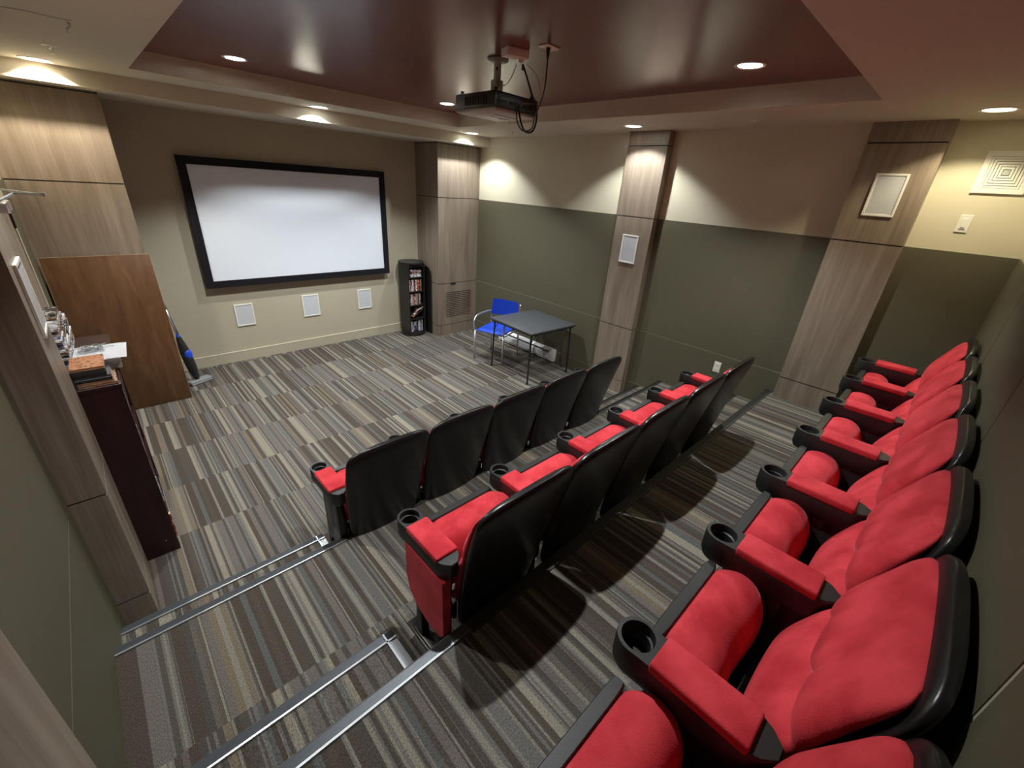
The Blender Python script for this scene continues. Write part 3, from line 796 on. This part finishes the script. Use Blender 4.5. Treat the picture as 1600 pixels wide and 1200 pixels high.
for si, sq_ in seqs.items():
    x = -hb+.022
    for k, c in enumerate(sq_):
        th = random.choice((.0145, .019, .022)); h = .188+random.uniform(-.008, .004)
        if x+th > hb-.022: break
        tilt = 0
        if si == 0 and 2 <= k <= 4: tilt = math.radians(13); 
        m = tl(Matrix.Rotation(tilt, 4, 'Y'), x+(.0 if not tilt else -.0), -hb+.020+random.uniform(0, .008), shz[si]+.0145+(.005 if tilt else 0))
        if tilt: h *= .93; 
        case('film_case', f'{c} film case, {NTH[k]} from left on the {shelf_names[si]} of the media tower', 'film case', 'film cases in the media tower', (c, CD[c]), (th, .135, h), m)
        x += th+.001+(.006 if si == 3 and k == 4 else 0)+(.042 if si == 0 and k == 4 else 0)+(.008 if tilt else 0)
for k, c in enumerate(['white', 'white', 'grey', 'black', 'dark red', 'grey', 'black']):
    m = tl(Matrix.Rotation(math.radians(random.uniform(-2, 2)), 4, 'Z') @ Matrix.Translation((.094, 0, 0)) @ Matrix.Rotation(-PI/2, 4, 'Y'), random.uniform(-.008, .008)+.0, -hb+.022, shz[4]+.0145+k*.0172)
    case('film_case', f'{c} film case lying flat, {NTH[k]} from below, top shelf of the media tower', 'film case', 'film cases in the media tower', (c, CD[c]), (.0165, .135, .188), m)
for k, c in enumerate(['orange', 'brown', 'white', 'black', 'dark red', 'white']):
    m = tl(Matrix.Translation((-.085+.015*k, 0, .006+.0195*k)) @ Matrix.Rotation(math.radians(-32+2*k), 4, 'Y') @ Matrix.Rotation(-PI/2, 4, 'Y') @ Matrix.Translation((0, 0, -.188)), 0, -hb+.024, shz[1]+.018)
    case('film_case', f'{c} film case slumped aslant, {NTH[k]} from below, second media tower shelf', 'film case', 'film cases in the media tower', (c, CD[c]), (.016, .135, .170), m)
# ------------------------------------------------------------------ projector and its wiring
px, py, pz = 2.655, 2.850, 2.800
r = thing('projector', 'black projector with pale grey underside hanging from the maroon ceiling', 'projector', (px, py, pz), math.radians(1.5))
def taper_box(bm, hx, hy, z0, z1, inset0=0, inset1=0, bev=.008):
    vs = box(bm, -hx, hx, -hy, hy, z0, z1, bev=bev)
    return vs
bm = bmesh.new(); box(bm, -.200, .200, -.205, .205, .014, .108, bev=.014, seg=3); obj('body', bm, 'blacksmooth', r, True, auto=40)
bm = bmesh.new(); box(bm, -.196, .196, -.201, .201, .0, .020, bev=.008); cv = obj('cover', bm, 'lightgrey', r, True, auto=40, label='pale grey cover facing down')
bm = bmesh.new(); box(bm, -.06, .15, -.05, -.042, -.0015, .001); box(bm, -.02, .17, .03, .036, -.0015, .001); obj('seam', bm, 'gap', cv)
bm = bmesh.new(); cyl(bm, (.12, .08, -.006), .014, .016, .008, 16); obj('button', bm, 'white', cv, True, auto=40)
bm = bmesh.new(); cyl(bm, (-.09, .195, .058), .044, .040, .035, 28, 'y'); obj('lens_barrel', bm, 'steel', r, True, auto=40)
bm = bmesh.new(); cyl(bm, (-.09, .231, .058), .030, .030, .002, 24, 'y'); obj('lens', bm, 'gap', r)
bm = bmesh.new()
for i in range(9): box(bm, -.203, -.199, -.12+.026*i, -.106+.026*i, .035, .085)
obj('air_grille', bm, 'gap', r)
for a, b in ((-.15, -.10), (-.08, -.05), (-.03, .02), (.05, .08), (.11, .14)):
    bm = bmesh.new(); box(bm, a, b, -.209, -.203, .045, .062, bev=.002); obj('port', bm, 'gap', r)
bm = bmesh.new()
for a, b in ((-.165, -.165), (-.165, .165), (.165, -.165)): cyl(bm, (a, b, .105), .010, .013, .022, 14)
obj('foot', bm, 'steel', r, True, auto=40)
r = thing('projector_mount', 'pale round ceiling mount and pole holding up the black projector', 'ceiling mount', (2.669, 2.872, HT))
bm = bmesh.new(); lathe(bm, (0, 0, 0), [(.0, -.0005), (.070, -.0005), (.072, -.006), (.060, -.014), (.030, -.018), (0, -.018)], 32); obj('ceiling_plate', bm, 'lightgrey', r, True, auto=40)
bm = bmesh.new(); cyl(bm, (0, 0, -.140), .024, .024, .125, 24); obj('pole', bm, 'lightgrey', r, True, auto=40)
bm = bmesh.new(); cyl(bm, (-.014, -.018, -.055), .011, .011, .006, 12, 'y'); obj('screw_hole', bm, 'gap', r)
bm = bmesh.new(); box(bm, -.032, .032, -.028, .028, -.175, -.115, bev=.004); cyl(bm, (-.040, 0, -.155), .016, .016, .08, 16, 'x')
obj('tilt_bracket', bm, 'lightgrey', r, True, auto=40)
bm = bmesh.new(); cyl(bm, (0, 0, -.214), .034, .026, .045, 20)
for k in range(4):
    a = PI/4+k*PI/2; box(bm, 0, .11, -.008, .008, -.214, -.207, rot=Matrix.Rotation(a, 4, 'Z'))
obj('mounting_arm', bm, 'steel', r, True, auto=40)
r = thing('junction_box', 'small white ceiling junction box beside the projector mount', 'junction box', (2.57, 2.60, HT), math.radians(-15))
bm = bmesh.new(); box(bm, -.075, .075, -.045, .045, -.045, -.0005, bev=.005); obj('housing', bm, 'white', r, True, auto=40)
bm = bmesh.new(); box(bm, .030, .055, -.010, .010, -.060, -.045, bev=.003); obj('socket', bm, 'white', r, True, auto=40)
r = thing('ceiling_outlet', 'white square outlet plate on the maroon ceiling with a black plug', 'outlet', (2.648, 2.392, HT))
bm = bmesh.new(); box(bm, -.058, .058, -.040, .040, -.006, -.0005, bev=.002); obj('cover_plate', bm, 'white', r, True, auto=40)
def cord(name, lab, pts, rad, mat='cable', plug=None):
    root = thing(name, lab, 'cable', pts[0])
    bm = bmesh.new(); tube(bm, smoothpath([Vector(p)-Vector(pts[0]) for p in pts], 8), rad, 8); obj('wire', bm, mat, root, True)
    if plug:
        bm = bmesh.new(); cyl(bm, (0, 0, -plug[1]), plug[0]*.6, plug[0], plug[1], 14); obj('plug', bm, mat, root, True, auto=40)
cord('power_cord', 'black power cord hanging from the ceiling outlet plate down behind the projector', [(2.632, 2.385, 3.116), (2.633, 2.385, 3.03), (2.645, 2.40, 2.93), (2.72, 2.50, 2.86), (2.80, 2.62, 2.80), (2.79, 2.63, 2.735), (2.70, 2.62, 2.712), (2.65, 2.625, 2.75), (2.64, 2.640, 2.84)], .0042, plug=(.013, .045))
cord('video_cable', 'thick black video cable looping from the junction box to the projector', [(2.640, 2.600, 3.062), (2.69, 2.605, 3.0), (2.75, 2.61, 2.92), (2.80, 2.61, 2.86), (2.81, 2.61, 2.78), (2.77, 2.605, 2.715), (2.70, 2.605, 2.71), (2.662, 2.61, 2.76), (2.66, 2.638, 2.84)], .0062, plug=(.009, .03))
cord('antenna_wire', 'thin beige wire drooping from the junction box to the projector side', [(2.655, 2.585, 3.065), (2.74, 2.57, 3.02), (2.80, 2.585, 2.95), (2.82, 2.60, 2.885), (2.76, 2.63, 2.875), (2.70, 2.640, 2.868)], .0022, 'brass')
# safety chain
r = thing('safety_chain', 'thin safety chain sagging between the junction box and the projector mount', 'chain', (2.62, 2.63, 3.062))
bm = bmesh.new(); a0 = V(2.615, 2.63, 3.062); a1 = V(2.700, 2.852, 2.985); nl = 16
for i in range(nl):
    t0, t1 = i/nl, (i+1.35)/nl
    f = lambda t: a0.lerp(a1, min(1, t))-V(0, 0, .035*math.sin(min(1, t)*PI))
    p, q_ = f(t0), f(t1); d = (q_-p); sd = d.cross(V(0, 0, 1)).normalized() if i % 2 else V(0, 0, 1)
    mid = (p+q_)/2; L = d.length/2; dn = d.normalized(); ring = [mid+dn*L*math.cos(k*PI/5)+sd*.0045*math.sin(k*PI/5) for k in range(11)]
    tube(bm, [x-V(2.62, 2.63, 3.062) for x in ring], .0011, 5, caps=False)
obj('links', bm, 'brass', r, True)
# ------------------------------------------------------------------ sprinklers
for (x, y, lab) in ((.525, 4.785, 'small sprinkler head on the beige ceiling above the left wooden column'), (4.602, 1.852, 'small sprinkler head on the beige ceiling between the two right wall columns'), (4.568, 4.711, 'small sprinkler head on the beige ceiling behind the projector')):
    r = thing('fire_sprinkler', lab, 'sprinkler', (x, y, H), 0, 'ceiling sprinklers')
    bm = bmesh.new(); lathe(bm, (0, 0, 0), [(0, -.0005), (.038, -.0005), (.036, -.005), (.018, -.007), (0, -.007)], 24); obj('escutcheon', bm, 'white', r, True, auto=40)
    bm = bmesh.new(); cyl(bm, (0, 0, -.018), .007, .009, .012, 12)
    for s in (-1, 1): tube(bm, [(s*.008, 0, -.016), (s*.012, 0, -.028), (s*.003, 0, -.042)], .0018, 6)
    cyl(bm, (0, 0, -.046), .012, .012, .002, 14); obj('sprinkler_body', bm, 'chrome', r, True, auto=40)
# ------------------------------------------------------------------ left side: door, bookcase, leaning table, vacuum
dr = bpy.data.objects.new('door_1', None); COL.objects.link(dr); dr.location = (0, 4.75, 0); struct(dr, 'wood grain door in the left wall between the bookcase and the screen column')
bm = bmesh.new(); box(bm, .001, .022, -.40, .40, .005, 2.05); obj('door_leaf', bm, 'laminate', dr)
for (a, b, c, d) in ((-.46, -.402, 0, 2.11), (.402, .46, 0, 2.11)):
    bm = bmesh.new(); box(bm, .001, .030, a, b, c, d); obj('door_frame', bm, 'tan', dr)
bm = bmesh.new(); box(bm, .001, .030, -.402, .402, 2.052, 2.11); obj('door_frame', bm, 'tan', dr)
bm = bmesh.new(); cyl(bm, (.022, -.33, 1.0), .025, .025, .012, 20, 'x'); tube(bm, [(.03, -.33, 1.0), (.07, -.33, 1.0), (.072, -.22, 1.0)], .010, 8); obj('door_handle', bm, 'silver', dr, True, auto=40)
for zz in (.25, 1.05, 1.85):
    bm = bmesh.new(); cyl(bm, (.030, .401, zz), .008, .008, .10, 10); obj('hinge', bm, 'steel', dr, True, auto=40)
r = thing('door_closer', 'silver door closer arm sticking out at the upper left picture edge', 'door closer', (.023, 4.60, 2.06))
bm = bmesh.new(); box(bm, 0, .060, -.14, .14, -.055, .01, bev=.010); obj('closer_body', bm, 'silver', r, True, auto=40)
bm = bmesh.new(); tube(bm, [(.03, -.05, .018), (.10, .05, .055), (.235, -.10, .060)], .009, 8); tube(bm, [(.235, -.10, .060), (.03, .16, .07)], .007, 8); cyl(bm, (.235, -.10, .050), .013, .013, .022, 12)
obj('closer_arm', bm, 'silver', r, True, auto=40)
# bookcase
BKX0, BKX1, BKY0, BKY1, BKZ = .014, .325, 3.245, 4.245, 1.240
r = thing('bookcase', 'tall dark mahogany bookcase standing behind the left wooden column', 'bookcase', (BKX0, BKY0, 0))
for nm, d in (('side_panel', (BKX0, BKX1, BKY0, BKY0+.022, 0, BKZ-.022)), ('side_panel', (BKX0, BKX1, BKY1-.022, BKY1, 0, BKZ-.022)), ('top', (BKX0, BKX1+.004, BKY0-.002, BKY1+.004, BKZ-.022, BKZ)), ('back_panel', (BKX0, BKX0+.008, BKY0+.022, BKY1-.022, 0, BKZ-.022)), ('plinth', (BKX1-.02, BKX1-.005, BKY0+.022, BKY1-.022, 0, .07))):
    bm = bmesh.new(); box(bm, *d, bev=.0015, seg=1); pobj(nm, bm, 'mahogany', r)
bsh = [.07, .37, .66, .95]
for z in bsh:
    bm = bmesh.new(); box(bm, BKX0+.008, BKX1-.004, BKY0+.022, BKY1-.022, z, z+.018); pobj('shelf', bm, 'mahogany', r)
bm = bmesh.new(); cyl(bm, (.268, BKY0-.0015, .105), .004, .004, .002, 12, 'y'); pobj('shelf_pin', bm, 'chrome', r)
cn = [c[0] for c in COVERS]
sn = ['bottom', 'second', 'third', 'top']
for si, z in enumerate(bsh):
    y = BKY0+.026; k = 0
    while k < 12:
        c = random.choice(cn); th = random.choice((.0145, .0145, .022, .028))
        out_ = random.uniform(-.004, .004)+(.012 if (si, k) in ((1, 0), (0, 0)) else 0)
        m = Matrix.Translation((BKX1-.142+out_, y+th, z+.0185)) @ Matrix.Rotation(-PI/2, 4, 'Z')
        case('film_case', f'{c} film case, {NTH[k]} from the column end on the {sn[si]} bookcase shelf', 'film case', 'film cases in the bookcase', (c, CD[c]), (th, .135, .190), m)
        y += th+.001; k += 1
# on top of the bookcase: boxes at the near end
def flat(name, lab, cat, grp, mat, x0, x1, y0, y1, z0, z1, rz=0, parts=None, bev=.002):
    r = thing(name, lab, cat, ((x0+x1)/2, (y0+y1)/2, z0), math.radians(rz), grp)
    a, b = (x1-x0)/2, (y1-y0)/2
    if parts == 'book':
        bm = bmesh.new(); box(bm, -a, a, -b, b, 0, .002); obj('cover', bm, mat, r)
        bm = bmesh.new(); box(bm, -a+.004, a-.004, -b+.004, b, .002, z1-z0-.002); obj('pages', bm, 'edgeband', r)
        bm = bmesh.new(); box(bm, -a, a, -b, b, z1-z0-.002, z1-z0); obj('cover', bm, mat, r)
    else:
        bm = bmesh.new(); box(bm, -a, a, -b, b, 0, z1-z0, bev=bev); obj('box_body' if parts == 'box' else 'case_body', bm, mat, r, True, auto=40)
        if parts == 'lid':
            bm = bmesh.new(); box(bm, -a-.001, a+.001, -b-.001, b+.001, (z1-z0)*.55, (z1-z0)*.62); obj('clasp_strip', bm, 'grey', r)
    return r
flat('picture_book', 'brown slim book at the bottom of the pile on the dark bookcase', 'book', 'pile on the bookcase end', CD['brown'], .158, .318, 3.262, 3.47, 1.2405, 1.253, parts='book')
flat('picture_book', 'orange brown book second from the bottom of the pile on the bookcase', 'book', 'pile on the bookcase end', CD['orange'], .156, .306, 3.262, 3.46, 1.2535, 1.268, 1, parts='book')
flat('film_box', 'flat black box with grey strip in the pile on the bookcase', 'box', 'pile on the bookcase end', 'black', .157, .303, 3.262, 3.46, 1.2685, 1.298, 0, 'lid')
flat('film_box', 'thick black box under the orange covered book on the bookcase', 'box', 'pile on the bookcase end', 'black', .153, .288, 3.262, 3.46, 1.2985, 1.338, -1, 'box')
flat('picture_book', 'orange and brown covered book on top of the pile on the bookcase', 'book', 'pile on the bookcase end', CD['orange'], .153, .290, 3.262, 3.47, 1.3385, 1.352, -1, 'book')
# stacks of film cases along the wall behind
random.seed(11)
zt = BKZ+.0005
stacks = [(3.50, .205, 18), (3.70, .20, 20), (3.90, .19, 15), (4.10, .18, 11)]
for si, (y, xo, n) in enumerate(stacks):
    z = zt
    for k in range(n):
        c = random.choice(['grey', 'black', 'white', 'grey', 'brown', 'dark blue', 'white']); th = .0152
        x0 = .016+random.uniform(0, .012)
        m = Matrix.Translation((x0, y+random.uniform(-.004, .004), z+th)) @ Matrix.Rotation(random.uniform(-.03, .03), 4, 'Z') @ Matrix.Rotation(PI/2, 4, 'Y')
        case('film_case', f'{c} film case, {NTH[k]} from below in the '+['nearest', 'second', 'third', 'farthest'][si]+' stack on the bookcase top', 'film case', 'film cases stacked on the bookcase', (c, CD[c]), (th-.0006, .188, .135), m)
        z += th
# white paper on a clear organiser with a knot of wire on it
r = thing('storage_case', 'flat grey case under the white paper on the bookcase', 'case', (.27, 3.60, zt))
bm = bmesh.new(); box(bm, -.085, .085, -.10, .12, 0, .085, bev=.004); obj('case_body', bm, 'lightgrey', r, True, auto=40)
bm = bmesh.new()
for yy in (-.06, .02, .09): cyl(bm, (.085, yy, .045), .016, .016, .004, 16, 'x')
obj('latch', bm, 'chrome', r, True, auto=40)
r = thing('paper_sheet', 'white sheet of paper overhanging the dark bookcase edge', 'paper', (.28, 3.56, zt+.0895), math.radians(-4))
bm = bmesh.new(); g = []
for j in range(7):
    row = []
    for i in range(9):
        x = -.115+.232*i/8; y = -.14+.28*j/6
        row.append(bm.verts.new((x, y, .0022+.0015*math.sin(i*1.3+j)+(.0 if x < .07 else -.12*(x-.07)**1.6))))
    g.append(row)
for j in range(6):
    for i in range(8): bm.faces.new((g[j][i], g[j][i+1], g[j+1][i+1], g[j+1][i]))
bmesh.ops.solidify(bm, geom=bm.faces[:], thickness=.0006); obj('sheet', bm, 'paper', r, True)
r = thing('wire_tangle', 'tangled grey cable lying on the white paper on the bookcase', 'cable', (.25, 3.60, zt+.094))
bm = bmesh.new(); random.seed(5)
pts = [V(.05*math.cos(k*1.9)*(1+.4*math.sin(k)), .045*math.sin(k*2.3), .008+.009*(1+math.sin(k*1.3))) for k in range(30)]+[V(.07, .03, .006), V(.10, .035, .004)]
tube(bm, smoothpath(pts, 5), .0016, 6); obj('wire', bm, 'grey', r, True)
# folding table leaning on the column
r = thing('folding_table', 'brown wood grain folding table stood on end against the left column', 'table', (.41, 5.66, 0))
tilt = math.radians(-6.5)
L = 1.535; TM = Matrix.Rotation(-tilt*-1, 4, 'X')
def lean(bm): bmesh.ops.transform(bm, matrix=Matrix.Rotation(tilt, 4, 'X'), verts=bm.verts)
bm = bmesh.new(); box(bm, -.378, .378, 0, .018, 0.004, L, bev=.004); lean(bm); top = obj('tabletop', bm, 'tablewood', r, True, auto=40)
bm = bmesh.new()
for (a, b, c, d) in ((-.381, -.378, .004, L), (.378, .381, .004, L), (-.381, .381, L, L+.003)): box(bm, a, b, -.001, .019, c, d)
lean(bm); obj('edge_band', bm, 'edgeband', top, label='pale tan edge band')
bm = bmesh.new()
for (a, b, c, d) in ((-.35, -.335, .05, L-.05), (.335, .35, .05, L-.05), (-.335, .335, .05, .065), (-.335, .335, L-.065, L-.05)): box(bm, a, b, .018, .060, c, d)
lean(bm); obj('apron', bm, 'steel', r)
for z0 in (.15, .85):
    bm = bmesh.new()
    for xx in (-.29, .29): tube(bm, [(xx, .045, z0), (xx, .045, z0+.55)], .012, 8)
    tube(bm, [(-.29, .045, z0+.54), (.29, .045, z0+.54)], .010, 8); lean(bm); obj('leg', bm, 'steel', r, True)
# stick vacuum
r = thing('stick_vacuum', 'black and blue upright stick vacuum beside the leaning folding table', 'vacuum cleaner', (.93, 6.06, 0), math.radians(24))
bm = bmesh.new(); box(bm, -.125, .125, -.055, .055, .006, .050, bev=.014, seg=3)
for v in bm.verts:
    if v.co.y > .03: v.co.z *= .85
obj('floor_head', bm, 'grey', r, True, auto=50, label='grey floor head')
bm = bmesh.new(); box(bm, -.118, .118, -.062, -.050, .004, .020, bev=.004); obj('front_strip', bm, 'silver', r, True, auto=40)
ax0 = V(-.02, 0, .045); ax1 = V(-.115, .075, 1.02)
def ax(t): return ax0.lerp(ax1, t)
bm = bmesh.new(); ts = [0, .04, .10, .18, .28, .36, .44, .50, .55]; rs = [.022, .030, .042, .050, .052, .050, .042, .032, .024]
tube(bm, [ax(t) for t in ts], rs, 20); body = obj('dust_bin', bm, 'black', r, True, auto=60)
bm = bmesh.new(); tube(bm, [ax(.285)+V(.006, -.010, 0), ax(.325)+V(.006, -.012, 0), ax(.37)+V(.006, -.010, 0), ax(.39)+V(.004, -.006, 0)], [.040, .049, .045, .030], 20); obj('power_ring', bm, 'blue', body, True, auto=60, label='bright blue band')
bm = bmesh.new(); tube(bm, [ax(.54), ax(.58)], [.019, .014], 14); obj('collar', bm, 'blue', r, True, auto=60, label='blue collar')
bm = bmesh.new(); tube(bm, [ax(.57), ax(.90)], .0095, 12); obj('tube', bm, 'silver', r, True)
bm = bmesh.new(); tube(bm, [ax(.56)+V(.016, .004, 0), ax(.92)+V(.012, .004, 0)], .005, 8); obj('cord', bm, 'cable', r, True)
bm = bmesh.new(); tube(bm, [ax(.88), ax(.93), ax(.98)], .013, 12); obj('handle', bm, 'black', r, True)
